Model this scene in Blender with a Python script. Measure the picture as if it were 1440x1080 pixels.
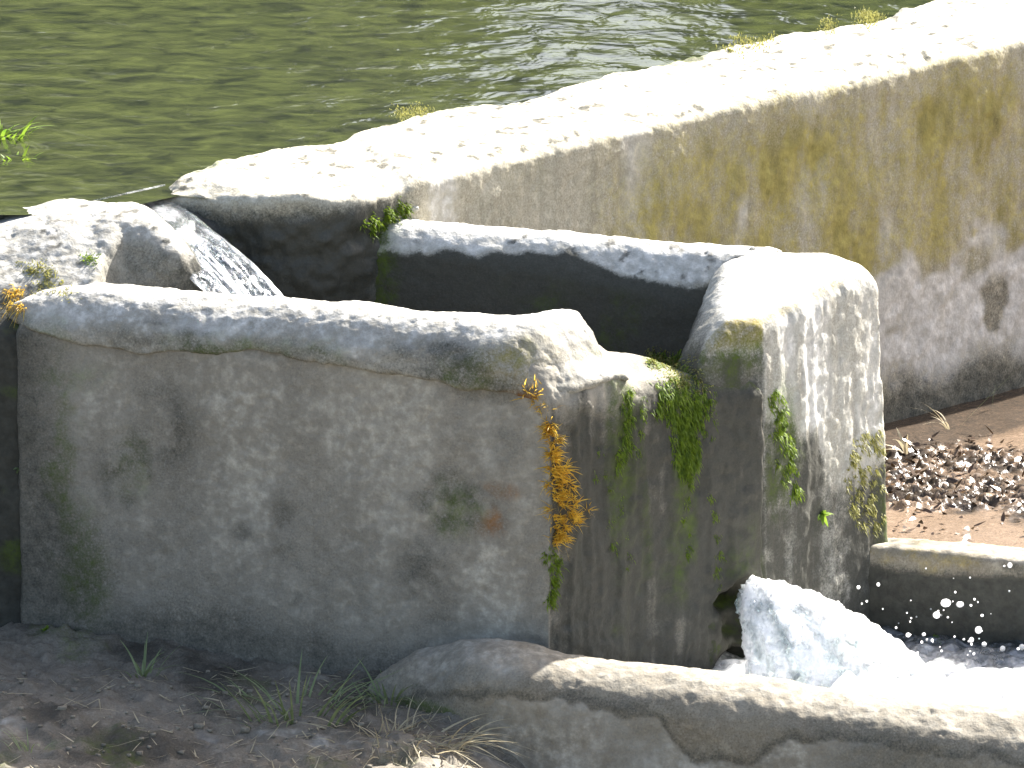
import bpy, math, random
import numpy as np
from mathutils import Vector

for o in list(bpy.data.objects):
    bpy.data.objects.remove(o)
SC = bpy.context.scene
COL = SC.collection
rng = np.random.default_rng(7)
random.seed(7)
R = math.radians

# ------------------------------------------------------------------ camera
PITCH, DIST, SCALE = 14.0, 24.0, 515.0          # long lens from a raised bank
FPX = SCALE * DIST
FW = np.array([0, math.cos(R(PITCH)), -math.sin(R(PITCH))])
UP = np.array([0, math.sin(R(PITCH)), math.cos(R(PITCH))])
CAM = np.array([0, 0, .5]) - DIST * FW
cd = bpy.data.cameras.new("camera")
cam = bpy.data.objects.new("camera", cd)
COL.objects.link(cam)
cam.location = CAM
cam.rotation_euler = (R(90 - PITCH), 0, 0)
cd.sensor_width = 36
cd.lens = 36 * FPX / 1440
cd.clip_start = .5
cd.clip_end = 2000
SC.camera = cam

# ------------------------------------------------------------------ light
SUN_AZ, SUN_EL = 49.0, 38.5                       # azimuth from +x towards +y
sd = np.array([math.cos(R(SUN_EL)) * math.cos(R(SUN_AZ)), math.cos(R(SUN_EL)) * math.sin(R(SUN_AZ)), math.sin(R(SUN_EL))])
sl = bpy.data.lights.new("sun", 'SUN')
sl.energy = 5.0
sl.angle = R(.5)
sl.color = (1, .98, .94)
so = bpy.data.objects.new("sun", sl)
COL.objects.link(so)
so.rotation_euler = Vector(sd).to_track_quat('Z', 'Y').to_euler()
w = bpy.data.worlds.new("World")
SC.world = w
w.use_nodes = True
wn = w.node_tree
bg = wn.nodes['Background']
sky = wn.nodes.new('ShaderNodeTexSky')
sky.sky_type = 'NISHITA'
sky.sun_disc = False
sky.sun_elevation = R(SUN_EL)
sky.sun_rotation = R(90 - SUN_AZ)
sky.air_density = 1.0
sky.dust_density = 4.0
sky.ozone_density = .4
wn.links.new(sky.outputs[0], bg.inputs[0])
bg.inputs[1].default_value = .085
SC.view_settings.view_transform = 'Standard'
SC.view_settings.look = 'None'
SC.view_settings.exposure = 2.0
SC.view_settings.gamma = 1
SC.cycles.max_bounces = 8
SC.cycles.transparent_max_bounces = 12

# ------------------------------------------------------------------ helpers
def ray(px, py):
    return FW + (px - 720) / FPX * np.array([1., 0, 0]) + (540 - py) / FPX * UP

def at(px, py, z):
    d = ray(px, py)
    return CAM + (z - CAM[2]) / d[2] * d

def on_plane(px, py, p0, n):
    d = ray(px, py)
    p0 = np.array(p0, float); n = np.array(n, float)
    return CAM + ((p0 - CAM) @ n) / (d @ n) * d

def _hash(ix, iy, iz, seed):
    h = (ix.astype(np.uint32) * np.uint32(374761393) + iy.astype(np.uint32) * np.uint32(668265263)
         + iz.astype(np.uint32) * np.uint32(2147483647 - 58) * np.uint32(31) + np.uint32(seed * 974711 % 4294967295))
    h = (h ^ (h >> np.uint32(13))) * np.uint32(1274126177)
    h = (h ^ (h >> np.uint32(16))) * np.uint32(2246822519)
    return ((h ^ (h >> np.uint32(15))) & np.uint32(0xffffff)).astype(np.float32) / 8388607.5 - 1

def vnoise(P, seed=0):
    i = np.floor(P)
    f = (P - i).astype(np.float32)
    i = i.astype(np.int64)
    f = f * f * f * (f * (f * 6 - 15) + 10)
    r = 0
    for a in (0, 1):
        wa = f[:, 0] if a else 1 - f[:, 0]
        for b in (0, 1):
            wb = f[:, 1] if b else 1 - f[:, 1]
            for c in (0, 1):
                wc = f[:, 2] if c else 1 - f[:, 2]
                r = r + wa * wb * wc * _hash(i[:, 0] + a, i[:, 1] + b, i[:, 2] + c, seed)
    return r

def fbm(P, scale, octaves=4, seed=0, gain=.5):
    P = np.asarray(P, float)
    s = np.array(scale, float) * np.ones(3)
    r, amp, tot = 0, 1., 0
    for k in range(octaves):
        r = r + amp * vnoise(P * s + 17.3 * k, seed + k * 13)
        tot += amp
        amp *= gain
        s = s * 2.03
    return r / tot

def sstep(a, b, x):
    t = np.clip((x - a) / (b - a), 0, 1)
    return t * t * (3 - 2 * t)

def poly_sdf(X, Y, poly):
    poly = np.array(poly, float)
    d = np.full(X.shape, 1e9)
    s = np.ones(X.shape)
    n = len(poly)
    for i in range(n):
        a, b = poly[i], poly[i - 1]
        ex, ey = b[0] - a[0], b[1] - a[1]
        wx, wy = X - a[0], Y - a[1]
        t = np.clip((wx * ex + wy * ey) / (ex * ex + ey * ey), 0, 1)
        d = np.minimum(d, (wx - ex * t) ** 2 + (wy - ey * t) ** 2)
        c1 = Y >= a[1]; c2 = Y < b[1]; c3 = ex * wy > ey * wx
        s = np.where((c1 & c2 & c3) | (~c1 & ~c2 & ~c3), -s, s)
    return s * np.sqrt(d)

def axes(lo, hi, h):
    return [np.arange(lo[k], hi[k] + h, h) for k in range(3)]

def extrude(ax, poly, ztop, r, batter=None):
    """solid: plan outline carried up to the height map ztop(x, y), edges rounded by r"""
    X, Y = np.meshgrid(ax[0], ax[1], indexing='ij')
    d2 = poly_sdf(X, Y, poly).astype(np.float32)
    zt = (ztop(X, Y) if callable(ztop) else np.full(X.shape, ztop)).astype(np.float32)
    z = ax[2].astype(np.float32)
    a = d2[:, :, None] + r
    if batter is not None:
        a = a + batter(z)[None, None, :]
    else:
        a = np.broadcast_to(a, d2.shape + z.shape)
    b = z[None, None, :] - zt[:, :, None] + r
    return np.minimum(np.maximum(a, b), 0) + np.sqrt(np.maximum(a, 0) ** 2 + np.maximum(b, 0) ** 2) - r

def smin(a, b, k):
    h = np.clip(.5 + .5 * (b - a) / k, 0, 1)
    return b * (1 - h) + a * h - k * h * (1 - h)

def smax(a, b, k):
    return -smin(-a, -b, k)

def nets(f, ax):
    f = f.astype(np.float32).copy()
    h = ax[0][1] - ax[0][0]
    e = np.float32(h * .5)
    for k in range(3):
        sl_ = [slice(None)] * 3
        for q in (0, -1):
            sl_[k] = q
            f[tuple(sl_)] = np.maximum(f[tuple(sl_)], e)
    ins = f < 0
    nx, ny, nz = f.shape
    c = np.zeros((nx - 1, ny - 1, nz - 1), np.int8)
    for dx in (0, 1):
        for dy in (0, 1):
            for dz in (0, 1):
                c += ins[dx:nx - 1 + dx, dy:ny - 1 + dy, dz:nz - 1 + dz]
    act = (c > 0) & (c < 8)
    I, J, K = np.nonzero(act)
    idx = np.full(act.shape, -1, np.int32)
    idx[I, J, K] = np.arange(len(I))
    cor = {}
    for dx in (0, 1):
        for dy in (0, 1):
            for dz in (0, 1):
                cor[dx, dy, dz] = f[I + dx, J + dy, K + dz]
    acc = np.zeros((len(I), 3)); cnt = np.zeros(len(I))
    keys = list(cor)
    for i, p in enumerate(keys):
        for q in keys[i + 1:]:
            if sum(abs(np.array(p) - np.array(q))) != 1:
                continue
            a, b = cor[p], cor[q]
            m = (a < 0) != (b < 0)
            t = np.where(m, a / np.where(a == b, 1, a - b), 0)
            pt = np.array(p)[None] + t[:, None] * (np.array(q) - np.array(p))[None]
            acc += np.where(m[:, None], pt, 0)
            cnt += m
    V = acc / cnt[:, None] + np.stack([I, J, K], 1)
    V = V * h + np.array([ax[0][0], ax[1][0], ax[2][0]])
    Q = []
    for k in range(3):
        u, v = (k + 1) % 3, (k + 2) % 3
        a = np.moveaxis(ins, k, 0)
        m = a[:-1] != a[1:]
        m = np.moveaxis(m, 0, k)
        P = np.stack(np.nonzero(m), 1)
        ok = (P[:, u] > 0) & (P[:, v] > 0) & (P[:, u] < f.shape[u] - 1) & (P[:, v] < f.shape[v] - 1)
        P = P[ok]
        q = []
        for du, dv in ((-1, -1), (0, -1), (0, 0), (-1, 0)):
            W = P.copy(); W[:, u] += du; W[:, v] += dv
            q.append(idx[W[:, 0], W[:, 1], W[:, 2]])
        q = np.stack(q, 1)
        inside = ins[P[:, 0], P[:, 1], P[:, 2]]
        q[~inside] = q[~inside][:, ::-1]
        Q.append(q)
    return V, np.concatenate(Q)

def raw_mesh(name, V, F, mat=None, smooth=True):
    me = bpy.data.meshes.new(name)
    V = np.asarray(V, np.float32)
    if isinstance(F, np.ndarray):
        n, k = F.shape
        me.vertices.add(len(V)); me.vertices.foreach_set('co', V.ravel())
        me.loops.add(n * k); me.loops.foreach_set('vertex_index', F.astype(np.int32).ravel())
        me.polygons.add(n)
        me.polygons.foreach_set('loop_start', np.arange(0, n * k, k, dtype=np.int32))
        me.update(calc_edges=True)
        me.validate()
    else:
        me.from_pydata([tuple(map(float, v)) for v in V], [], [tuple(map(int, f)) for f in F])
    if mat:
        me.materials.append(mat)
    me.polygons.foreach_set('use_smooth', np.full(len(me.polygons), smooth))
    me.update()
    return me

def link(name, me, parent=None):
    o = bpy.data.objects.new(name, me)
    COL.objects.link(o)
    if parent:
        o.parent = parent
        o.matrix_parent_inverse = parent.matrix_basis.inverted()
    return o

def tag(o, label=None, cat=None, group=None, kind=None):
    for k, v in (('label', label), ('category', cat), ('group', group), ('kind', kind)):
        if v: o[k] = v
    return o

def thing(name, label, cat, loc=(0, 0, 0), group=None):
    o = bpy.data.objects.new(name, None)
    COL.objects.link(o)
    o.location = loc
    o.empty_display_size = .1
    return tag(o, label, cat, group)

def setattr_f(me, name, vals):
    a = me.attributes.new(name, 'FLOAT', 'POINT')
    a.data.foreach_set('value', np.clip(vals, 0, 1).astype(np.float32))

def vnormals(me):
    n = np.empty(len(me.vertices) * 3, np.float32)
    me.vertex_normals.foreach_get('vector', n)
    return n.reshape(-1, 3)

def vcos(me):
    n = np.empty(len(me.vertices) * 3, np.float32)
    me.vertices.foreach_get('co', n)
    return n.reshape(-1, 3).astype(float)

def stone_mesh(name, V, F, mat, rough=1., paint=None, seed=0, to_world=None, extra=None):
    """crumble the surface with several sizes of noise, then store the stains and painted light as attributes"""
    if to_world is not None:
        V = to_world(V)
        F = F[:, ::-1]
    me = raw_mesh(name, V, F, mat)
    N = vnormals(me)
    d = (.011 * fbm(V, 5, 2, seed + 1) + .0034 * fbm(V, 17, 2, seed + 2) + .0028 * fbm(V, 60, 2, seed + 3))
    pit = np.clip(fbm(V, 42, 2, seed + 4) - .3, 0, 1)
    d = rough * (d - .008 * pit)
    if extra is not None:
        d = d + extra(V, N)
    V2 = V + N * d[:, None]
    me.vertices.foreach_set('co', V2.astype(np.float32).ravel())
    me.update()
    A = dict(dark=np.zeros(len(V)), pale=np.zeros(len(V)), ochre=np.zeros(len(V)), moss=np.zeros(len(V)), rust=np.zeros(len(V)), wet=np.zeros(len(V)))
    if paint:
        paint(V2, N, A)
    for k, v in A.items():
        setattr_f(me, k, v)
    return me

# ------------------------------------------------------------------ materials
class NT:
    def __init__(self, name):
        self.m = bpy.data.materials.new(name)
        self.m.use_nodes = True
        self.t = self.m.node_tree
        self.b = self.t.nodes['Principled BSDF']
        self.out = self.t.nodes['Material Output']
        self.geo = self.n('ShaderNodeNewGeometry')
    def n(self, k, **kw):
        x = self.t.nodes.new(k)
        for a, v in kw.items():
            setattr(x, a, v)
        return x
    def l(self, a, b):
        self.t.links.new(a, b)
    def mapped(self, s):
        mp = self.n('ShaderNodeMapping')
        mp.inputs['Scale'].default_value = s if hasattr(s, '__len__') else (s, s, s)
        self.l(self.geo.outputs['Position'], mp.inputs['Vector'])
        return mp.outputs[0]
    def noise(self, s, detail=4, rough=.55, dist=0):
        x = self.n('ShaderNodeTexNoise')
        x.inputs['Scale'].default_value = 1
        x.inputs['Detail'].default_value = detail
        x.inputs['Roughness'].default_value = rough
        x.inputs['Distortion'].default_value = dist
        self.l(self.mapped(s), x.inputs['Vector'])
        return x.outputs['Fac']
    def rng(self, v, a, b, c=0., d=1.):
        x = self.n('ShaderNodeMapRange')
        x.inputs[1].default_value, x.inputs[2].default_value, x.inputs[3].default_value, x.inputs[4].default_value = a, b, c, d
        self.l(v, x.inputs[0])
        return x.outputs[0]
    def math(self, op, a, b=None):
        x = self.n('ShaderNodeMath', operation=op)
        for i, v in enumerate((a, b)):
            if v is None: continue
            if isinstance(v, (int, float)): x.inputs[i].default_value = v
            else: self.l(v, x.inputs[i])
        return x.outputs[0]
    def mix(self, fac, a, b, blend='MIX'):
        x = self.n('ShaderNodeMix', data_type='RGBA', blend_type=blend)
        for i, v in ((0, fac), (6, a), (7, b)):
            if isinstance(v, (int, float)): x.inputs[i].default_value = v
            elif isinstance(v, tuple): x.inputs[i].default_value = v + (1,)
            else: self.l(v, x.inputs[i])
        return x.outputs[2]
    def attr(self, name):
        x = self.n('ShaderNodeAttribute', attribute_name=name)
        return x.outputs['Fac']
    def bump(self, h, strength, dist, prev=None):
        x = self.n('ShaderNodeBump')
        x.inputs['Strength'].default_value = strength
        x.inputs['Distance'].default_value = dist
        self.l(h, x.inputs['Height'])
        if prev is not None: self.l(prev, x.inputs['Normal'])
        return x.outputs[0]

def stone_mat(name, c0, c1, pale=(.60, .58, .54), ochre=(.30, .22, .05), dark=(.062, .060, .049), moss=(.07, .10, .012), rust=(.22, .09, .02), rough=.9, streak=.5, grain=1.):
    t = NT(name)
    big = t.noise(6, 5)
    med = t.noise(34, 5, .65)
    fine = t.noise(170, 3, .7)
    strk = t.noise((26, 26, 2.2), 4, .6)
    col = t.mix(t.rng(big, .3, .7), c0, c1)
    col = t.mix(t.math('MULTIPLY', t.rng(strk, .45, .75), streak), col, tuple(.55 * x for x in c0))
    # grain: light sand, dark specks
    col = t.mix(t.math('MULTIPLY', t.rng(med, .5, .8), .7 * grain), col, tuple(min(1, 1.55 * x) for x in c1))
    col = t.mix(t.math('MULTIPLY', t.rng(fine, .52, .75), .65 * grain), col, tuple(.42 * x for x in c0))
    col = t.mix(t.math('MULTIPLY', t.rng(fine, .46, .25), .5 * grain), col, tuple(min(1, 1.5 * x) for x in c1))
    edge = t.math('ADD', t.math('MULTIPLY', t.math('SUBTRACT', med, .5), 1.7), t.math('MULTIPLY', t.math('SUBTRACT', fine, .5), 1.1 * grain))
    def lay(col, name, c):
        a = t.attr(name)
        soft = t.math('MULTIPLY', edge, t.math('MULTIPLY', 4., t.math('MULTIPLY', a, t.math('SUBTRACT', 1., a))))
        f = t.n('ShaderNodeClamp')
        t.l(t.math('ADD', a, soft), f.inputs[0])
        var = t.mix(t.rng(med, .3, .7), tuple(.72 * x for x in c), tuple(min(1, 1.25 * x) for x in c))
        return t.mix(f.outputs[0], col, var)
    for k, c in (('pale', pale), ('ochre', ochre), ('dark', dark), ('rust', rust), ('moss', moss)):
        col = lay(col, k, c)
    t.l(col, t.b.inputs['Base Color'])
    wet = t.attr('wet')
    t.l(t.rng(t.math('ADD', wet, t.math('MULTIPLY', t.math('SUBTRACT', med, .5), t.math('MULTIPLY', wet, .8))), 0, 1, rough, .22), t.b.inputs['Roughness'])
    vor = t.n('ShaderNodeTexVoronoi')
    t.l(t.mapped(95), vor.inputs['Vector'])
    vor.inputs['Scale'].default_value = 1
    nb = t.bump(med, .45, .007)
    nb = t.bump(vor.outputs['Distance'], .2, .003, nb)
    nb = t.bump(fine, .45, .0025, nb)
    t.l(nb, t.b.inputs['Normal'])
    t.b.inputs['Specular IOR Level'].default_value = .14
    return t.m

M_DAM = stone_mat('weathered_dam_stone', (.40, .36, .27), (.48, .445, .355), ochre=(.35, .30, .10))
M_BASIN = stone_mat('grey_render', (.245, .22, .177), (.315, .285, .232), pale=(.46, .42, .345), streak=.25, grain=.8)
M_RIM = stone_mat('rim_mortar', (.24, .222, .18), (.38, .355, .30), streak=.1)
M_CORNER = stone_mat('corner_mortar', (.34, .32, .265), (.46, .44, .385), streak=.5)
M_WEIR = stone_mat('weir_stone', (.23, .21, .17), (.33, .31, .26), streak=.2)
M_KERB = stone_mat('kerb_stone', (.20, .172, .13), (.27, .24, .185), pale=(.42, .39, .33), streak=.1)
M_GROUND = stone_mat('damp_soil', (.12, .103, .078), (.20, .175, .138), pale=(.34, .32, .28), dark=(.05, .045, .036), streak=0)
M_MUD = stone_mat('wet_mud', (.15, .105, .07), (.21, .15, .105), dark=(.04, .032, .025), pale=(.5, .4, .3), streak=0, rough=.30)

def water_mat(name, body, body2, rs, bump, dist, rough=.04, scale2=3.2):
    t = NT(name)
    a = t.noise(rs, 3, .55, .4)
    b = t.noise(tuple(x * .38 for x in rs), 3, .5, .3)
    c = t.noise(scale2 if hasattr(scale2, '__len__') else (scale2,) * 3, 5, .65, .6)
    t.l(t.mix(t.rng(c, .35, .68), body, body2), t.b.inputs['Base Color'])
    t.b.inputs['Roughness'].default_value = rough
    t.b.inputs['IOR'].default_value = 1.33
    nb = t.bump(b, bump, dist * 2.2)
    nb = t.bump(a, bump, dist, nb)
    t.l(nb, t.b.inputs['Normal'])
    return t.m

M_POOL = water_mat('pool_water', (.012, .015, .009), (.058, .068, .022), (7, 7, 7), .52, .010, .11, (8, 13, 8))
M_DARKWATER = water_mat('dark_water', (.015, .017, .013), (.03, .03, .02), (25, 25, 25), 1., .006)

def clear_water(name, foam_attr=True, streak=(55, 55, 22)):
    """thin moving water: sharp reflections over what lies behind, white where it carries air and for painted glints"""
    t = NT(name)
    t.t.nodes.remove(t.b)
    n1 = t.noise(streak, 4, .6, .3)
    n2 = t.noise(120, 3, .6)
    nb = t.bump(n1, 1., .03)
    nb = t.bump(n2, .6, .004, nb)
    gl = t.n('ShaderNodeBsdfGlossy'); gl.inputs['Roughness'].default_value = .07; gl.inputs[0].default_value = (.88, .95, 1, 1)
    t.l(nb, gl.inputs['Normal'])
    tr = t.n('ShaderNodeBsdfTransparent'); tr.inputs[0].default_value = (.80, .86, .86, 1)
    fr = t.n('ShaderNodeFresnel'); fr.inputs[0].default_value = 1.33
    t.l(nb, fr.inputs['Normal'])
    m1 = t.n('ShaderNodeMixShader')
    t.l(t.rng(fr.outputs[0], 0, 1, .12, 1.), m1.inputs[0]); t.l(tr.outputs[0], m1.inputs[1]); t.l(gl.outputs[0], m1.inputs[2])
    ms = t.n('ShaderNodeBsdfPrincipled')
    ms.inputs['Base Color'].default_value = (.99, .98, .96, 1)
    ms.inputs['Subsurface Weight'].default_value = 1
    ms.inputs['Subsurface Scale'].default_value = .12
    ms.inputs['Subsurface Radius'].default_value = (1, 1, 1)
    ms.inputs['Roughness'].default_value = .3
    t.l(nb, ms.inputs['Normal'])
    ms2 = t.n('ShaderNodeMixShader'); ms2.inputs[0].default_value = .08
    t.l(ms.outputs[0], ms2.inputs[1]); t.l(gl.outputs[0], ms2.inputs[2])
    fo = t.attr('foam')
    f = t.n('ShaderNodeClamp')
    t.l(t.math('ADD', t.math('MULTIPLY', fo, 1.6), t.math('MULTIPLY', t.math('SUBTRACT', n1, .62), t.math('MULTIPLY', fo, 4.))), f.inputs[0])
    m2 = t.n('ShaderNodeMixShader')
    t.l(f.outputs[0], m2.inputs[0]); t.l(m1.outputs[0], m2.inputs[1]); t.l(ms2.outputs[0], m2.inputs[2])
    t.l(m2.outputs[0], t.out.inputs['Surface'])
    return t.m

M_FALL = clear_water('falling_water')
M_FOAM = clear_water('foaming_water', streak=(28, 28, 28))

def leaf_mat(name, c0, c1, trans=.35, sc=60):
    t = NT(name)
    n = t.noise(sc, 3)
    col = t.mix(t.rng(n, .3, .7), c0, c1)
    t.l(col, t.b.inputs['Base Color'])
    t.b.inputs['Roughness'].default_value = .6
    tl = t.n('ShaderNodeBsdfTranslucent')
    t.l(col, tl.inputs[0])
    ms = t.n('ShaderNodeMixShader'); ms.inputs[0].default_value = trans
    t.l(t.b.outputs[0], ms.inputs[1]); t.l(tl.outputs[0], ms.inputs[2])
    t.l(ms.outputs[0], t.out.inputs['Surface'])
    return t.m

M_MOSS = leaf_mat('green_moss', (.08, .14, .008), (.28, .38, .03), .45)
M_MOSSO = leaf_mat('orange_moss', (.56, .29, .025), (.88, .66, .10), .55, 80)
M_MOSSY = leaf_mat('yellow_moss', (.22, .21, .05), (.40, .38, .13))
M_GRASS = leaf_mat('grass_blade', (.16, .21, .09), (.30, .35, .16), .4, 20)
M_STRAW = leaf_mat('dry_straw', (.32, .27, .17), (.55, .48, .32), .3, 20)
M_WEED = leaf_mat('bright_weed', (.12, .22, .02), (.26, .36, .04), .5, 20)
M_HILL = leaf_mat('far_greenery', (.035, .055, .012), (.13, .15, .03), 0, .5)

# ------------------------------------------------------------------ layout
A0 = (.10, -.89)                                   # near corner of the basin
FD = np.array([.95, -.312]); FD /= np.linalg.norm(FD)   # along the front wall, to the right
FN = np.array([FD[1], -FD[0]])                     # its outward side
HDAM = 1.01
DT = np.array([.691, .723]); DN = np.array([.723, -.691])   # along the dam, and towards the viewer

def dam_world(V):
    W = np.empty_like(V)
    W[:, 0] = V[:, 0] * DT[0] + V[:, 1] * DN[0]
    W[:, 1] = V[:, 0] * DT[1] + V[:, 1] * DN[1]
    W[:, 2] = V[:, 2]
    return W

def dam_local(x, y):
    return x * DT[0] + y * DT[1], x * DN[0] + y * DN[1]

DAM_F = -.45                                       # front plane of the dam in its own frame
DAM_B = -.965

def blob(U, W, cu, cw, ru, rw, soft=.6):
    return 1 - sstep(1 - soft, 1 + soft * .4, np.sqrt(((U - cu) / ru) ** 2 + ((W - cw) / rw) ** 2))

# ------------------------------------------------------------------ dam wall
def build_dam():
    h = .0095
    ax = axes((-.62, -1.0, -.35), (3.0, -.30, 1.12), h)
    poly = [(-.475, DAM_B), (4, DAM_B), (4, DAM_F), (-.15, DAM_F), (-.235, DAM_F - .03), (-.35, DAM_F - .16)]
    def zt(t, n):
        P = np.stack([t.ravel(), n.ravel(), 0 * t.ravel()], 1)
        z = HDAM + .012 * fbm(P, 3.2, 2, 5).reshape(t.shape)
        z = z - .016 * sstep(.22, .16, t + .55 * (n + .7))
        z = z - .02 * sstep(.08, 0, n - DAM_B) * sstep(-.2, .3, fbm(P, 4, 3, 9).reshape(t.shape))
        return z - .022 * sstep(DAM_F - .10, DAM_F, n) ** 2 - .05 * sstep(-.3, -.48, t)
    f = extrude(ax, poly, zt, .022)
    # wet lower part of the jaw bulges into the basin
    V, F = nets(f, ax)
    def paint(P, N, A):
        t, n = dam_local(P[:, 0], P[:, 1])
        z = P[:, 2]
        face = sstep(.35, .75, N[:, 0] * DN[0] + N[:, 1] * DN[1])
        st = fbm(np.stack([t, n, z], 1), (7, 7, 2.0), 5, 31, .62)
        st2 = fbm(np.stack([t, n, z], 1), (24, 24, 9.0), 4, 33)
        big = fbm(P, 3.5, 3, 35)
        # ochre lichen in the middle band of the face
        band = sstep(.72, 1.05, t) * sstep(.2, .45, z + .1 * big) * sstep(1.0, .82, z + .12 * st)
        A['ochre'] += face * band * np.clip(.66 + .7 * st + .5 * st2 + .5 * big, 0, .8)
        A['ochre'] += face * sstep(.35, .7, t) * .35 * np.clip(.2 + st + big, 0, 1)
        # pale runs of lime
        for c, wd, z0, z1 in ((1.73, .055, .62, .98), (.98, .05, .55, 1.0), (.19, .05, .6, 1.0), (1.42, .02, .5, .8), (2.05, .03, .3, .5), (1.9, .03, .25, .5)):
            A['pale'] += .62 * face * sstep(wd * 1.5, wd * .4, np.abs(t - c + .02 * st2)) * sstep(z0 - .1, z0 + .1, z) * sstep(z1 + .1, z1, z)
        # grey dark blotches
        A['dark'] += face * .55 * np.clip(st2 + .9 * big - .25, 0, 1) * sstep(.98, .85, z)
        A['dark'] += face * .55 * blob(t, z, .62, .78, .14, .10) * sstep(-.1, .4, big + st2)
        # patched light render low on the right, broken edges
        pn = fbm(P, (7, 7, 9), 3, 41)
        patch = sstep(1.42, 1.5, t) * sstep(.40, .30, z + .22 * pn) * sstep(-.28, -.05, fbm(P, 5, 4, 43) + .06)
        A['pale'] = np.maximum(A['pale'], .5 * face * patch * sstep(-.02, .10, z + .1 * pn) * 1.6)
        A['ochre'] *= 1 - .9 * patch
        A['dark'] = np.maximum(A['dark'], face * .5 * sstep(1.3, 1.45, t) * sstep(.42, .30, z + .1 * pn) * (1 - patch))
        A['dark'] = np.maximum(A['dark'], face * .8 * sstep(.10, -.02, z + .05 * pn) * sstep(.9, 1.2, t))
        # the wet jaw beside the falling water
        wj = sstep(.12, -.10, t - .25 * (z - .8)) * sstep(1.0, .90, z + .05 * big)
        A['dark'] = np.maximum(A['dark'], .97 * wj * sstep(.55, .1, N[:, 2]))
        A['wet'] = np.maximum(A['wet'], .8 * wj)
        inb = sstep(.02, -.03, z - .86) * sstep(.14, .06, t)
        A['dark'] = np.maximum(A['dark'], .9 * inb); A['moss'] += .35 * inb * sstep(0, .5, big)
        # lichen specks along the top
        A['dark'] = np.maximum(A['dark'], .8 * sstep(.24, .42, fbm(P, 28, 3, 51)) * sstep(.6, .9, N[:, 2]))
        A['pale'] += .12 * sstep(.5, .9, N[:, 2]) * (1 - A['dark'])  # top paled in colour so the sunlit crest burns out white
        A['moss'] += .5 * sstep(.05, .35, fbm(P, 6, 3, 53)) * sstep(DAM_B + .09, DAM_B + .01, n) * sstep(.3, .9, N[:, 2])
    def jaw(P, N):
        t, n = dam_local(P[:, 0], P[:, 1])
        wj = sstep(.12, -.10, t - .25 * (P[:, 2] - .8)) * sstep(1.0, .88, P[:, 2])
        return wj * (.020 * fbm(P, (14, 14, 22), 4, 55) + .006 * fbm(P, 45, 2, 56)) + .004 * fbm(P, 36, 2, 57) * sstep(.3, .8, N[:, 2])
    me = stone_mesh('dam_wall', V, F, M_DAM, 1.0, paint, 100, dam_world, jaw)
    o = link('dam_wall', me)
    tag(o, 'tall ochre-stained stone dam wall rising to the right behind the basin', 'dam wall')
    # the far run of the same wall, beyond the frame
    L = [(2.98, DAM_B), (70, DAM_B), (70, DAM_F), (2.98, DAM_F)]
    V = np.array([(a, b, z) for z in (-.4, HDAM - .01) for a, b in L])
    Fq = np.array([(3, 2, 1, 0), (4, 5, 6, 7), (0, 1, 5, 4), (1, 2, 6, 5), (2, 3, 7, 6), (3, 0, 4, 7)])
    run = link('wall_run', raw_mesh('wall_run', dam_world(V), Fq[:, ::-1], M_DAM, False), o)
build_dam()

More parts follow.
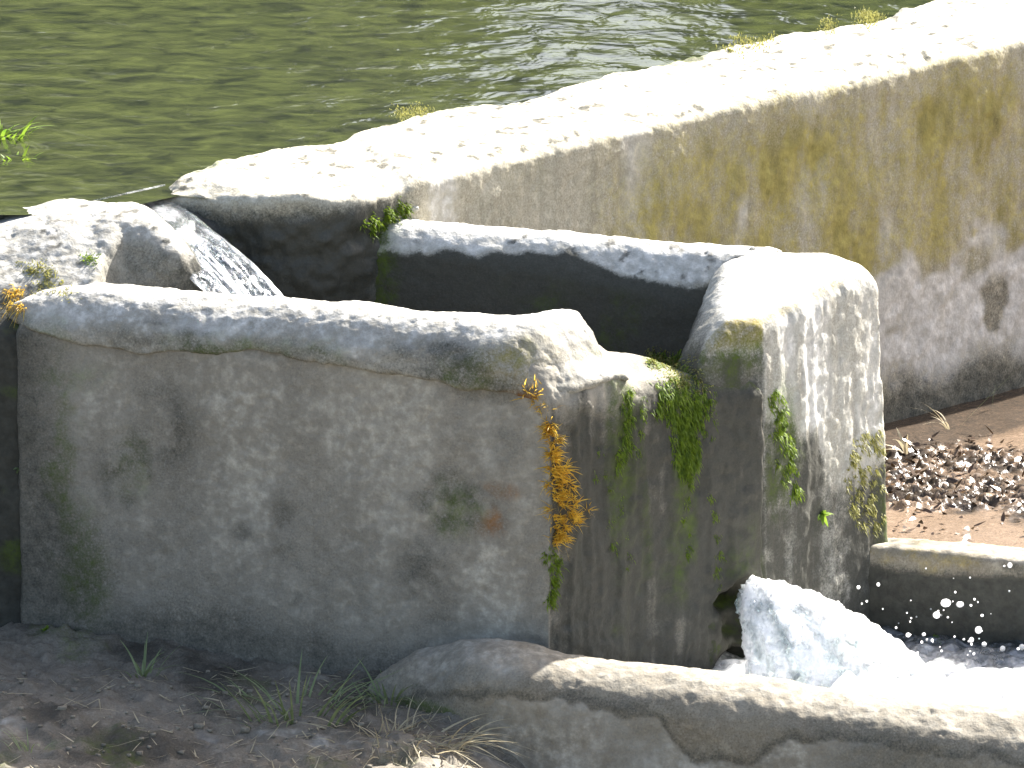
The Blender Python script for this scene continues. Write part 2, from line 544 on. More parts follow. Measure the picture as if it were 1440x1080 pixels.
# ------------------------------------------------------------------ weir block left of the notch
def build_weir():
    h = .0085
    ax = axes((-2.3, -.72, -.35), (-.40, .42, 1.08), h)
    poly = [(-4, .26), (-1.25, .19), (-1.04, .16), (-.93, .04), (-.865, -.05), (-.845, -.13), (-.90, -.17), (-1.05, -.10), (-1.11, -.17), (-1.17, -.37), (-1.30, -.37), (-4, -.41)]
    def zt(x, y):
        P = np.stack([x.ravel(), y.ravel(), 0 * x.ravel()], 1)
        nz = fbm(P, 4, 3, 61).reshape(x.shape)
        z = .985 + .012 * nz - .03 * sstep(-1.18, -1.4, x)
        left = sstep(-1.06, -1.16, x)
        z = z - left * (.16 * sstep(.08, -.42, y) + .03 * sstep(-.1, -.5, y))
        z = z - (1 - left) * .03 * sstep(.0, -.2, y)
        return z - .10 * sstep(-1.02, -.82, x + .25 * (y - .05)) 
    f = extrude(ax, poly, zt, .06, lambda z: -.2 * np.clip(.95 - z, 0, .2))
    sill = [(-1.14, .36), (-.90, .42), (-.40, .12), (-.62, -.22), (-.86, -.16), (-1.0, .0)]
    def zs(x, y):
        t, n = dam_local(x, y)
        return .945 - .5 * sstep(-.86, -.36, n) ** 1.3 - .02
    f = smin(f, extrude(ax, sill, zs, .03), .02)
    V, F = nets(f, ax)
    def paint(P, N, A):
        x, y, z = P.T
        big = fbm(P, 6, 3, 71); sm = fbm(P, 20, 3, 73)
        front = sstep(.75, .3, N[:, 2])
        A['pale'] += .3 * sstep(.4, .85, N[:, 2])  # upward faces painted paler for the sun on them
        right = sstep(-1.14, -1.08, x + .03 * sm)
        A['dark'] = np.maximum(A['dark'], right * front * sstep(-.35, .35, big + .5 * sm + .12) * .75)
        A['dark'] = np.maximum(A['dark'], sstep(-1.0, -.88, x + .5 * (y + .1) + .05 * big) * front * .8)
        A['moss'] = np.maximum(A['moss'], .8 * right * sstep(.1, .45, big) * sstep(.96, .88, z) * sstep(-.93, -1.0, x))
        A['moss'] = np.maximum(A['moss'], .55 * sstep(.2, .5, fbm(P, 9, 3, 77)) * sstep(-1.1, -1.2, x) * sstep(-.2, -.42, y))
        A['dark'] = np.maximum(A['dark'], sstep(-1.20, -1.27, x + .02 * sm) * sstep(.85, .79, z + .02 * big))  # shade of the set-back left face painted in, with its dark moss
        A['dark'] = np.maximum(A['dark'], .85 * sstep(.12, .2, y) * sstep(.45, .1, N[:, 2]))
        A['dark'] = np.maximum(A['dark'], .8 * sstep(.28, .45, fbm(P, 30, 3, 79)) * sstep(.5, .8, N[:, 2]))
        t, n = dam_local(x, y)
        ch = sstep(-.74, -.66, t + .05 * big) * sstep(.97, .92, z)
        A['dark'] = np.maximum(A['dark'], .9 * ch); A['wet'] = np.maximum(A['wet'], ch)
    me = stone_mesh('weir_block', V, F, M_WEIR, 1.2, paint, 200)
    o = link('weir_block', me)
    tag(o, 'rough weathered weir block left of the waterfall with a mossy sloping top', 'weir')
    L = [(-70, -3.5), (-2.28, -.53), (-2.28, .21), (-70, 3.0)]
    V = np.array([(a, b, z) for z in (-.4, .93) for a, b in L])
    Fq = np.array([(3, 2, 1, 0), (4, 5, 6, 7), (0, 1, 5, 4), (1, 2, 6, 5), (2, 3, 7, 6), (3, 0, 4, 7)])
    link('wall_run', raw_mesh('wall_run', V, Fq, M_WEIR, False), o)
build_weir()

# ------------------------------------------------------------------ basin
R1 = (.50, -.575); R2 = (.675, -.475); BB = (1.055, -.04)
FACE0 = np.array([A0[0], A0[1], 0]); FACEN = np.array([FN[0], FN[1], 0])
def fpx(px, py):
    p = on_plane(px, py, FACE0, FACEN)
    return p[0], p[2]
basin = thing('stone_basin', 'grey rendered stone water basin with a thick pale rim and mossy end', 'basin', (0, -.3, -.1))

def spout(X, Y, Z):
    zz = np.maximum(Z - .035, 0)
    return np.sqrt(((X - .635) * .85 + (Y + .54) * .5) ** 2 + zz ** 2 + (((X - .635) * .5 - (Y + .54) * .85) * .45) ** 2) - .06 - .012 * np.sin(Z * 31 + 1.) - .008 * np.sin(Z * 77)

def build_basin_front():
    h = .008
    ax = axes((-1.46, -1.0, -.38), (.80, -.15, .95), h)
    inner = [(.03, -.655), (-1.35, -.2)]
    p0 = np.array(A0) - FD * 1.50
    poly = [tuple(p0), A0, R1, R2, (.56, -.28), (.40, -.42), (.03, -.64), (-1.35, -.20)]
    def zt(x, y):
        P = np.stack([x.ravel(), y.ravel(), 0 * x.ravel()], 1)
        nz = fbm(P, 6, 3, 81).reshape(x.shape)
        z = .795 + .0 * x
        s = (x - A0[0]) * .77 + (y - A0[1]) * .63            # along the right wall from the corner
        z = z - .05 * sstep(.22, .34, s) + .010 * nz
        wr = (x - A0[0]) * .785 - (y - A0[1]) * .62
        return z - .03 * sstep(.45, .58, s) - .07 * sstep(-.13, .01, wr) ** 1.4
    f = extrude(ax, poly, zt, .07)
    # spout hole near the foot of the end wall
    X, Y, Z = np.meshgrid(*ax, indexing='ij', sparse=True)
    f = smax(f, -spout(X, Y, Z), .03)
    V, F = nets(f, ax)
    def paint(P, N, A):
        x, y, z = P.T
        fr = sstep(.5, .8, N[:, 0] * FN[0] + N[:, 1] * FN[1]) * (x < .12)
        st = fbm(P, (12, 12, 1.6), 4, 91); big = fbm(P, 4, 4, 93); sm = fbm(P, 16, 4, 95)
        def B(px, py, rx, ry, soft=.8):
            u, v = fpx(px, py)
            return blob(x + .05 * sm, z + .05 * big, u, v, rx / 515, ry / 500, soft)
        A['pale'] += fr * .42 * np.clip(.25 + .9 * st + .6 * big, 0, 1)
        for px, py, rx, ry, k in ((360, 670, 34, 80, .5), (565, 640, 42, 130, .45), (560, 800, 45, 120, .4), (690, 830, 45, 70, .5), (130, 560, 80, 60, .3), (110, 720, 26, 70, .35), (320, 560, 60, 40, .3), (480, 600, 70, 60, .3), (160, 860, 50, 20, .3), (400, 920, 60, 20, .3)):
            A['pale'] += fr * k * B(px, py, rx, ry) * (.6 + .8 * np.clip(sm + .3, 0, 1))
        for px, py, rx, ry, k in ((185, 660, 45, 60, .75), (255, 610, 40, 55, .7), (350, 735, 18, 18, .7), (410, 740, 30, 60, .5), (420, 820, 26, 40, .5), (640, 710, 80, 55, .75), (590, 800, 50, 50, .65), (620, 860, 60, 40, .4), (700, 560, 60, 22, .5), (715, 620, 45, 50, .4), (240, 570, 50, 40, .45), (200, 740, 60, 60, .3), (500, 850, 60, 60, .3), (300, 850, 90, 60, .25), (270, 720, 40, 60, .3)):
            A['dark'] = np.maximum(A['dark'], fr * .85 * k * B(px, py, rx, ry) * np.clip(.5 + 1.8 * sm + .7 * st + .8 * fbm(P, 45, 2, 96), 0, 1))
        for px, py, rx, ry, k in ((690, 738, 22, 26, .5), (712, 690, 20, 14, .35)):
            A['rust'] = np.maximum(A['rust'], fr * k * B(px, py, rx, ry))
        for px, py, rx, ry, k in ((640, 720, 40, 45, .5), (90, 640, 20, 150, .45), (120, 800, 40, 110, .4), (110, 530, 60, 20, .3), (185, 655, 30, 45, .35)):
            A['moss'] = np.maximum(A['moss'], .8 * fr * k * B(px, py, rx, ry))
        u0 = fpx(30, 700)[0]
        A['dark'] = np.maximum(A['dark'], sstep(u0 + .05, u0 - .02, x + .04 * big) * .85)
        A['dark'] = np.maximum(A['dark'], fr * sstep(u0 + .22, u0 + .02, x + .06 * big - .10 * sstep(.5, .0, z)) * .7)
        A['dark'] = np.maximum(A['dark'], fr * .6 * sstep(.09, -.06, z + .05 * big + .10 * sstep(-.6, 0, x)))
        # end wall: black algae in vertical runs, moss, sunlit top painted pale
        s = (x - A0[0]) * .77 + (y - A0[1]) * .63
        en = sstep(.1, .5, N[:, 0]) * (x > .06)
        run = fbm(np.stack([s, s * 0, z], 1), (20, 1, 1.1), 4, 97)
        A['dark'] = np.maximum(A['dark'], en * np.clip(.80 + .8 * run + .5 * sm + .3 * sstep(.6, .2, z) + .3 * sstep(.15, .4, s) - .75 * sstep(.58, .70, z + .06 * sm), 0, .95))
        A['pale'] = np.maximum(A['pale'], en * .6 * np.clip(.3 + 1.3 * run + .5 * sstep(.55, .7, z), 0, 1) * sstep(.50, .66, z + .1 * sm) * sstep(.50, .4, s))
        A['moss'] = np.maximum(A['moss'], en * .6 * np.clip(1.5 * fbm(np.stack([s, s * 0, z], 1), (13, 1, 1.6), 3, 98) + .12, 0, 1) * sstep(.0, .4, z + .3 * sm) * sstep(.06, .2, s))
        A['wet'] = np.maximum(A['wet'], en * .55 * sstep(.5, .2, z))
        A['moss'] = np.maximum(A['moss'], .6 * sstep(.4, .55, s) * sstep(.5, .9, N[:, 2]))
        A['dark'] = np.maximum(A['dark'], sstep(.05, .02, spout(x, y, z)))  # shade inside the spout hole painted dark
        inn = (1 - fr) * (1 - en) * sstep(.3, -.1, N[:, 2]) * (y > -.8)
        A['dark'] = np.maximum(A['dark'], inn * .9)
    def drip(P, N):
        s = (P[:, 0] - A0[0]) * .77 + (P[:, 1] - A0[1]) * .63
        en = sstep(.1, .5, N[:, 0]) * (P[:, 0] > .06) * sstep(.8, .4, N[:, 2])
        q = np.stack([s, s * 0, P[:, 2]], 1)
        return en * (.014 * fbm(q, (24, 1, 2.2), 4, 97) + .007 * fbm(P, 34, 3, 99))
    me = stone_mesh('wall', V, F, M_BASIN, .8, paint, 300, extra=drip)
    o = link('front_wall', me, basin)
build_basin_front()

def build_front_rim():
    h = .007
    ax = axes((-1.46, -1.04, .58), (.48, -.15, .98), h)
    p0 = np.array(A0) - FD * 1.455 + FN * .014
    pa = np.array(A0) + FN * .014 + FD * .006
    s_ = np.array([.77, .63])
    pe = np.array(A0) + s_ * .29 + np.array([.0, -.0])
    pf = pe + np.array([-.15, .12])
    poly = [tuple(p0), tuple(pa), tuple(pe), tuple(pf), (.01, -.66), (-1.22, -.27), (-1.36, -.36)]
    def zt(x, y):
        P = np.stack([x.ravel(), y.ravel(), 0 * x.ravel()], 1)
        nz = fbm(P, 5, 3, 111).reshape(x.shape)
        u = (x - A0[0]) * FD[0] + (y - A0[1]) * FD[1]
        v = (x - A0[0]) * FN[0] + (y - A0[1]) * FN[1]
        z = .862 + .012 * nz + .022 * sstep(-.14, .06, u) - .025 * sstep(-1.25, -1.5, u)
        z = z - .06 * sstep(-.12, .03, v) ** 1.5
        wr = (x - A0[0]) * .785 - (y - A0[1]) * .62
        z = z - .17 * sstep(-.15, .02, wr) ** 1.3
        return z - .10 * sstep(.12, .28, u)
    f = extrude(ax, poly, zt, .045)
    X, Y = np.meshgrid(ax[0], ax[1], indexing='ij')
    P = np.stack([X.ravel(), Y.ravel(), 0 * X.ravel()], 1)
    zb = np.interp(X, [-1.4, -1.2, -1.0, -.7, -.4, -.2, .0, .06, .14, .3], [.78, .735, .715, .745, .72, .705, .695, .675, .68, .69]) + .018 * fbm(P, 9, 4, 113).reshape(X.shape)
    f = smax(f, (zb[:, :, None] - ax[2][None, None, :]).astype(np.float32), .012)
    V, F = nets(f, ax)
    def paint(P, N, A):
        x, y, z = P.T
        big = fbm(P, 7, 4, 121); sm = fbm(P, 22, 3, 123)
        top = sstep(.5, .85, N[:, 2])
        A['pale'] += .35 * top + (1 - top) * .6 * np.clip(.2 + 1.2 * big + .5 * sm, 0, 1) * sstep(.74, .82, z)  # top strip painted paler for sunlight; mortar blotches on the sides
        A['pale'] += .55 * (1 - top) * blob(x + .04 * sm, z + .03 * sm, -.42, .785, .09, .035, .5)
        A['pale'] += .5 * (1 - top) * blob(x + .04 * sm, z + .03 * sm, -.80, .80, .15, .035, .6)
        A['dark'] = np.maximum(A['dark'], (1 - top) * .7 * np.clip(1.8 * fbm(P, (6, 6, 14), 5, 125, .62) + .1 + .3 * sstep(.80, .70, z), 0, 1))
        A['ochre'] += (1 - top) * .45 * np.clip(1.5 * fbm(P, 5, 3, 127) + .05, 0, 1) * sstep(-.6, -.3, x)
        A['moss'] += (1 - top) * .5 * np.clip(1.5 * fbm(P, 8, 3, 129) - .2, 0, 1)
        A['rust'] += .7 * blob(x, z, .045, .68, .08, .022, .7) * (1 - top)
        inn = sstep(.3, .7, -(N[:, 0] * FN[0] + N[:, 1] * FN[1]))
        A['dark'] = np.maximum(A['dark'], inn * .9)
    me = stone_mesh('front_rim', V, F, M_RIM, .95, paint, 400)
    o = link('front_rim', me, basin)
    o['label'] = 'thick pale mortar rim overhanging the front wall with a cracked lower edge'
build_front_rim()

def build_basin_back():
    h = .008
    ax = axes((-.62, -.62, -.38), (1.14, .62, .95), h)
    poly = [(-.52, .47), (.74, .08), (.70, -.10), (-.52, .30)]
    def zt(x, y):
        P = np.stack([x.ravel(), y.ravel(), 0 * x.ravel()], 1)
        c = .43 - (x + .45) * .31
        v = y - c                                   # 0 at the outer edge, negative inwards
        wide = .035 + .055 * sstep(.1, .5, x)
        return .868 + .022 * sstep(.2, -.4, x) + .008 * fbm(P, 6, 3, 131).reshape(x.shape) - .05 * sstep(-.05, -.19, v) - wide * sstep(-.08, -.22, v)
    f = extrude(ax, poly, zt, .03)
    V, F = nets(f, ax)
    def paint(P, N, A):
        x, y, z = P.T
        big = fbm(P, 7, 4, 141); sm = fbm(P, 20, 4, 143)
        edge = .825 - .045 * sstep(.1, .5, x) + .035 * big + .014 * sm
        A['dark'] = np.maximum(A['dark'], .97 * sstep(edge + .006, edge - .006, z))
        A['pale'] += .5 * sstep(edge, edge + .02, z)  # lit strip painted pale above the algae line
        A['moss'] = np.maximum(A['moss'], .25 * sstep(0, .5, big) * sstep(.8, .7, z))
        A['moss'] = np.maximum(A['moss'], .6 * sstep(-.3, -.36, x + .03 * sm))
        A['wet'] = .12 * sstep(.8, .7, z)
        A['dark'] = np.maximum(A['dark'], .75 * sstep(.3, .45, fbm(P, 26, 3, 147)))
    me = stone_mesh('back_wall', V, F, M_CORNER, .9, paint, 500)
    link('back_wall', me, basin)
    # corner block
    ax = axes((.36, -.58, -.38), (1.16, .24, .95), h)
    poly = [(.40, -.42), (.475, -.60), (.70, -.475), BB, (.98, .04), (.84, .075), (.64, .06), (.50, -.06)]
    def zt(x, y):
        P = np.stack([x.ravel(), y.ravel(), 0 * x.ravel()], 1)
        v = (y + .47) * .88 - (x - .665) * .3
        u = x - .55
        return .865 + .012 * fbm(P, 6, 3, 151).reshape(x.shape) - .075 * sstep(.42, .0, v) - .06 * sstep(.25, .52, u) ** 2 + .014 * sstep(.5, .6, x) - .13 * sstep(.60, .41, x) ** 1.3
    f = extrude(ax, poly, zt, .055, lambda z: .04 * np.clip(z - .35, 0, 1) + .02 * np.clip(z, -1, .35) + .02)
    X, Y, Z = np.meshgrid(*ax, indexing='ij', sparse=True)
    f = smax(f, -spout(X, Y, Z), .03)
    V, F = nets(f, ax)
    def paint(P, N, A):
        x, y, z = P.T
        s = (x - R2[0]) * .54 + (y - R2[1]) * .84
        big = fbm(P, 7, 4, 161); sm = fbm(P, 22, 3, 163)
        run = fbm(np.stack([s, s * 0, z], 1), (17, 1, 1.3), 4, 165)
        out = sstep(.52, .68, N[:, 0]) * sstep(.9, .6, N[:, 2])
        sun_lim = .56 - .75 * s + .10 * run + .06 * big  # sun and shade boundary painted on the face, damp stain included below
        sun_lim = np.where(s > .42, sun_lim - .0 + 1.2 * (s - .42), sun_lim)
        A['pale'] += out * np.clip(.35 + 1.1 * run, 0, .85) * sstep(sun_lim, sun_lim + .05, z)  # lime runs, kept to the part painted as sunlit
        shade_stain = out * sstep(sun_lim + .02, sun_lim - .04, z)
        A['dark'] = np.maximum(A['dark'], shade_stain * np.clip(.86 + .4 * run + .3 * sm, 0, .95))
        A['moss'] = np.maximum(A['moss'], .85 * out * blob(s + .03 * sm, z, .64, .2, .12, .32, .6) * np.clip(.6 + 1.3 * sm, 0, 1))
        A['moss'] = np.maximum(A['moss'], .8 * out * blob(s + .03 * sm, z, .08, .45, .10, .22, .6) * np.clip(.5 + 1.3 * run, 0, 1))
        A['moss'] = np.maximum(A['moss'], .5 * out * sstep(.56, .64, s) * np.clip(.3 + 1.2 * sm, 0, 1))
        fc = sstep(.35, .7, -N[:, 1]) * sstep(.70, .55, N[:, 0]) * sstep(.95, .7, N[:, 2])
        A['ochre'] = np.maximum(A['ochre'], fc * .6 * np.clip(.6 + big, 0, 1) * sstep(.70, .74, z)); A['moss'] = np.maximum(A['moss'], fc * .5 * np.clip(.4 + 1.5 * big, 0, 1) * sstep(.82, .72, z) * sstep(.62, .70, z))
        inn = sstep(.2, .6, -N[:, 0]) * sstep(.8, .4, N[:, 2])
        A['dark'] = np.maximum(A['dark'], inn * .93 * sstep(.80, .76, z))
        A['dark'] = np.maximum(A['dark'], .5 * fc * sstep(.72, .66, z))
        A['pale'] += .35 * sstep(.7, .95, N[:, 2])  # sunlit top painted paler
        A['pale'] *= 1 - fc
        low = fc * sstep(.735, .70, z + .03 * big)  # recess under the notch: its shade painted dark, along with moss
        A['dark'] = np.maximum(A['dark'], low * np.clip(.88 + .4 * run + .2 * sm, 0, .97))
        A['moss'] = np.maximum(A['moss'], low * .5 * np.clip(1.6 * run - .05, 0, 1))
        A['wet'] = .2 * shade_stain * sstep(.35, .1, z)
        A['dark'] = np.maximum(A['dark'], sstep(.05, .02, spout(x, y, z)))  # hole interior darkened by paint, as shade
    def drip(P, N):
        s = (P[:, 0] - R2[0]) * .54 + (P[:, 1] - R2[1]) * .84
        q = np.stack([s, s * 0, P[:, 2]], 1)
        return sstep(.9, .4, N[:, 2]) * (.008 * fbm(q, (22, 1, 2.0), 4, 165) + .004 * fbm(P, 34, 3, 166))
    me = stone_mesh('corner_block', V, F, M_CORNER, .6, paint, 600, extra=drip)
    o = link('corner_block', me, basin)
    o['label'] = 'bulky pale corner block with white lime runs, a painted sun line and a rounded top'
build_basin_back()
fl = raw_mesh('basin_floor', [(-.95, -.35, .02), (.05, -.7, .02), (.6, -.3, .02), (.7, .0, .02), (-.4, .4, .02), (-.7, .1, .02)], [(0, 1, 2, 3, 4, 5)], M_BASIN)
link('floor', fl, basin)
bw = raw_mesh('basin_water', [(-1.1, -.32, .44), (.03, -.66, .44), (.45, -.36, .44), (.62, -.08, .44), (-.45, .33, .44), (-.75, .05, .44), (-.95, -.15, .44)], [tuple(range(7))], M_DARKWATER)
tag(link('basin_water', bw), kind='structure')

# ------------------------------------------------------------------ kerb and channel wall
def build_kerb():
    h = .009
    ax = axes((-.42, -1.62, -.62), (2.6, -.78, .12), h)
    xs = [-.42, -.30, -.22, -.12, .0, .3, .8, 1.3, 2.7]
    yb = [-.84, -.84, -.84, -.90, -.93, -1.00, -1.08, -1.14, -1.25]      # back edge
    poly = list(zip(xs, yb)) + [(2.7, -1.46), (1.3, -1.36), (.8, -1.30), (.3, -1.22), (.0, -1.16), (-.15, -1.10), (-.30, -.98), (-.40, -.90)]
    def zt(x, y):
        P = np.stack([x.ravel(), y.ravel(), 0 * x.ravel()], 1)
        z = np.interp(x, [-.42, -.36, -.25, -.13, .02, .3, .8, 1.3, 2.7], [-.14, -.09, .0, .05, .045, .01, -.035, -.085, -.2])
        back = np.interp(x, xs, yb)
        return z + .010 * fbm(P, 6, 3, 171).reshape(x.shape) - .06 * sstep(-.05, -.26, y - back) ** 1.3
    f = extrude(ax, poly, zt, .05, lambda z: -.03 * np.clip(-z - .05, 0, 1))
    V, F = nets(f, ax)
    def paint(P, N, A):
        x, y, z = P.T
        big = fbm(P, 5, 4, 181); sm = fbm(P, 18, 3, 183)
        zc = np.interp(x, [-.42, -.25, .02, .3, .8, 1.3, 2.7], [-.14, .0, .045, .01, -.035, -.085, -.2])
        dz = zc - z
        fr = sstep(.2, .6, -N[:, 1])
        lip = .095 + .05 * big + .02 * sm + .10 * blob(x, x * 0, .55, 0, .16, 1)
        A['pale'] += fr * .95 * sstep(lip, lip + .008, dz) * sstep(-.10, .02, x) * (1 - .8 * sstep(.75, 1.0, x + .5 * big)) * np.clip(.7 + big, 0, 1)
        A['dark'] = np.maximum(A['dark'], fr * .55 * sstep(lip - .035, lip - .005, dz) * sstep(lip + .012, lip, dz))
        A['dark'] = np.maximum(A['dark'], fr * .45 * np.clip(1.4 * fbm(P, 6, 4, 185) + .3 * sstep(.7, 1.0, x), 0, 1))
        A['pale'] += fr * .5 * sstep(.05, -.02, x) * sstep(-.35, -.15, x) * np.clip(.6 + 1.5 * big, 0, 1) * sstep(.10, .02, dz)
        A['moss'] = np.maximum(A['moss'], fr * .6 * blob(x + .03 * sm, z, -.22, -.12, .08, .02, .7))
        A['ochre'] = np.maximum(A['ochre'], .5 * sstep(.5, .2, N[:, 2]) * sstep(-.3, .3, big) * sstep(.07, .02, dz) * sstep(0, .1, x))
        A['pale'] += .25 * sstep(.7, .95, N[:, 2])  # kerb crest lightened in colour where the sun strikes
        A['dark'] = np.maximum(A['dark'], .8 * sstep(.3, .6, N[:, 1])); A['wet'] = .6 * sstep(.3, .6, N[:, 1])
    me = stone_mesh('kerb_wall', V, F, M_KERB, 1.1, paint, 700)
    o = link('kerb_wall', me)
    tag(o, 'low humped stone kerb in the foreground with peeling render on its front', 'kerb')
    ax = axes((.90, -.42, -.6), (2.7, .18, .18), h)
    poly = [(.93, .05), (1.42, -.10), (2.8, -.42), (2.8, -.60), (1.42, -.26), (.93, -.09)]
    def zt2(x, y):
        P = np.stack([x.ravel(), y.ravel(), 0 * x.ravel()], 1)
        return .085 - .012 * x + .008 * fbm(P, 7, 3, 191).reshape(x.shape)
    f = extrude(ax, poly, zt2, .03)
    V, F = nets(f, ax)
    def paint2(P, N, A):
        x, y, z = P.T
        A['dark'] = np.maximum(sstep(.035, .005, z + .02 * fbm(P, 12, 3, 193)), .6 * sstep(.25, .5, fbm(P, 20, 3, 195)))
        A['wet'] = .3 * sstep(.04, -.0, z)
        A['pale'] = .3 * sstep(.6, .9, N[:, 2])  # wall top painted paler as sunlit
        A['ochre'] = .3 * sstep(.05, .4, fbm(P, 14, 3, 197))
    me = stone_mesh('channel_wall', V, F, M_KERB, .9, paint2, 800)
    tag(link('channel_wall', me), 'low dark wet stone wall at the right between muddy ledge and channel', 'low wall')
build_kerb()

# ------------------------------------------------------------------ ground, mud, pool, hills
def grid_mesh(name, xs, ys, zf, mat, stone=False, paint=None, keep=None):
    X, Y = np.meshgrid(xs, ys, indexing='ij')
    P = np.stack([X.ravel(), Y.ravel(), np.zeros(X.size)], 1)
    P[:, 2] = zf(P)
    I, J = np.meshgrid(np.arange(len(xs) - 1), np.arange(len(ys) - 1), indexing='ij')
    a = (I * len(ys) + J).ravel()
    F = np.stack([a, a + len(ys), a + len(ys) + 1, a + 1], 1)
    if keep is not None:
        c = P[F].mean(1)
        F = F[keep(c)]
        used = np.unique(F)
        m = np.full(len(P), -1); m[used] = np.arange(len(used))
        P = P[used]; F = m[F]
    me = raw_mesh(name, P, F, mat)
    A = dict(dark=np.zeros(len(P)), pale=np.zeros(len(P)), ochre=np.zeros(len(P)), moss=np.zeros(len(P)), rust=np.zeros(len(P)), wet=np.zeros(len(P)))
    if paint:
        paint(P, A)
        for k, v in A.items(): setattr_f(me, k, v)
    return link(name, me)

def spread(lo, hi, st, far):
    near = np.arange(lo, hi, st)
    g = st * 1.25 ** np.arange(1, 80)
    g = np.cumsum(g); g = g[g < far]
    return np.concatenate([(lo - g)[::-1], near, near[-1] + g])

def zground(P):
    x, y = P[:, 0], P[:, 1]
    z = -.12 + .05 * sstep(-.4, -1.3, x) - .03 * sstep(-.2, -.6, np.abs(x + .5)) - .0 * x
    z = z - .22 * sstep(-.25, .25, x) * sstep(-1.05, -1.2, y) - .26 * sstep(-.1, .25, x) * sstep(-1.2, -.95, y)
    z = z - .05 * sstep(-1.0, -1.8, y)
    near = sstep(6, 2, np.hypot(x, y + .8))
    return z + near * (.03 * fbm(P, 4, 3, 201) + .016 * fbm(P, 14, 3, 203) + .012 * fbm(P, 45, 2, 205)) - .4 * sstep(1.0, 6, y)
def pground(P, A):
    A['dark'] = sstep(-.1, .5, fbm(P, 5, 4, 211)) * .8
    A['pale'] = .55 * sstep(.1, .5, fbm(P, (5, 9, 5), 4, 213)) * sstep(-1.1, -1.35, P[:, 1])
    A['moss'] = .25 * sstep(.2, .5, fbm(P, 6, 3, 215))
    A['wet'] = .35 * sstep(-.1, .4, fbm(P, 4, 3, 217))
g = grid_mesh('ground', spread(-2.0, 2.2, .011, 400), spread(-2.2, -.3, .011, 400), zground, M_GROUND, paint=pground)
tag(g, kind='structure')

def zmud(P):
    lump = np.clip(fbm(P, 9, 3, 223) + .25, 0, 1)
    deb = sstep(-.1, .3, fbm(P, 3, 3, 227) + .50 - 1.0 * np.abs(P[:, 1] - .62 - .15 * (P[:, 0] - 1)))
    return .055 - .125 * sstep(.1, 1.6, P[:, 1]) + .008 * fbm(P, 3, 2, 221) + deb * (.014 * lump + .017 * fbm(P, 30, 3, 225) + .021 * fbm(P, 62, 2, 226))
def pmud(P, A):
    x, y, z = P.T
    deb = sstep(-.1, .3, fbm(P, 3, 3, 227) + .50 - 1.0 * np.abs(y - .62 - .15 * (x - 1)))
    A['dark'] = np.clip(deb * (.75 + 1.3 * fbm(P, 18, 3, 229)), 0, .95)
    t, n = dam_local(x, y)
    A['dark'] = np.maximum(A['dark'], .8 * sstep(-.10 , -.17, n + .02 * fbm(P, 8, 2, 228)))
    A['wet'] = np.clip(.75 + .4 * deb, 0, 1)
def kmud(c):
    t, n = dam_local(c[:, 0], c[:, 1])
    return (n > DAM_F - .1) & (c[:, 1] > .0 - .3 * (c[:, 0] - .93)) & (c[:, 0] > .80)
md = grid_mesh('mud', np.arange(.8, 4.2, .009), np.arange(-.9, 3.4, .009), zmud, M_MUD, paint=pmud, keep=kmud)
tag(md, kind='structure')

HC = dam_world(np.array([(60., -.68, 0)]))[0]
WZ = .962
pool_poly = [(-70, .6), (-2.3, .05), (-1.15, .05), (-1.06, .10), tuple(dam_world(np.array([(-.70, -.86, 0)]))[0][:2]), tuple(dam_world(np.array([(-.43, -.86, 0)]))[0][:2]), tuple(dam_world(np.array([(-.40, -.78, 0)]))[0][:2]), tuple(HC[:2]), (HC[0], 60), (-70, 60)]
pl = raw_mesh('pool_water', [(a, b, WZ) for a, b in pool_poly], [tuple(range(len(pool_poly)))], M_POOL, False)
tag(link('pool_water', pl), kind='structure')

def zhill(P):
    x, y = P[:, 0], P[:, 1]
    d = np.maximum(y, np.abs(x) * .9) 
    base = 26 * sstep(34, 62, d) + 8 * sstep(60, 200, d)
    gap = np.exp(-((x - .9 - .0 * y) / 1.5) ** 4) * (y > 20)  # notch added so pale sky reflects in the pool; trees merged into the hill
    n = fbm(P, .12, 4, 233) * 3.5 * sstep(32, 55, d)
    return -1.5 + (base + n) * (1 - .45 * gap)
xs = np.concatenate([np.arange(-300, -24, 6.), np.arange(-24, 26, .5), np.arange(26, 300, 6.)])
ys = np.concatenate([np.arange(28, 90, 1.), np.arange(90, 320, 8.)])
hl = grid_mesh('hills', xs, ys, zhill, M_HILL)
tag(hl, kind='structure')

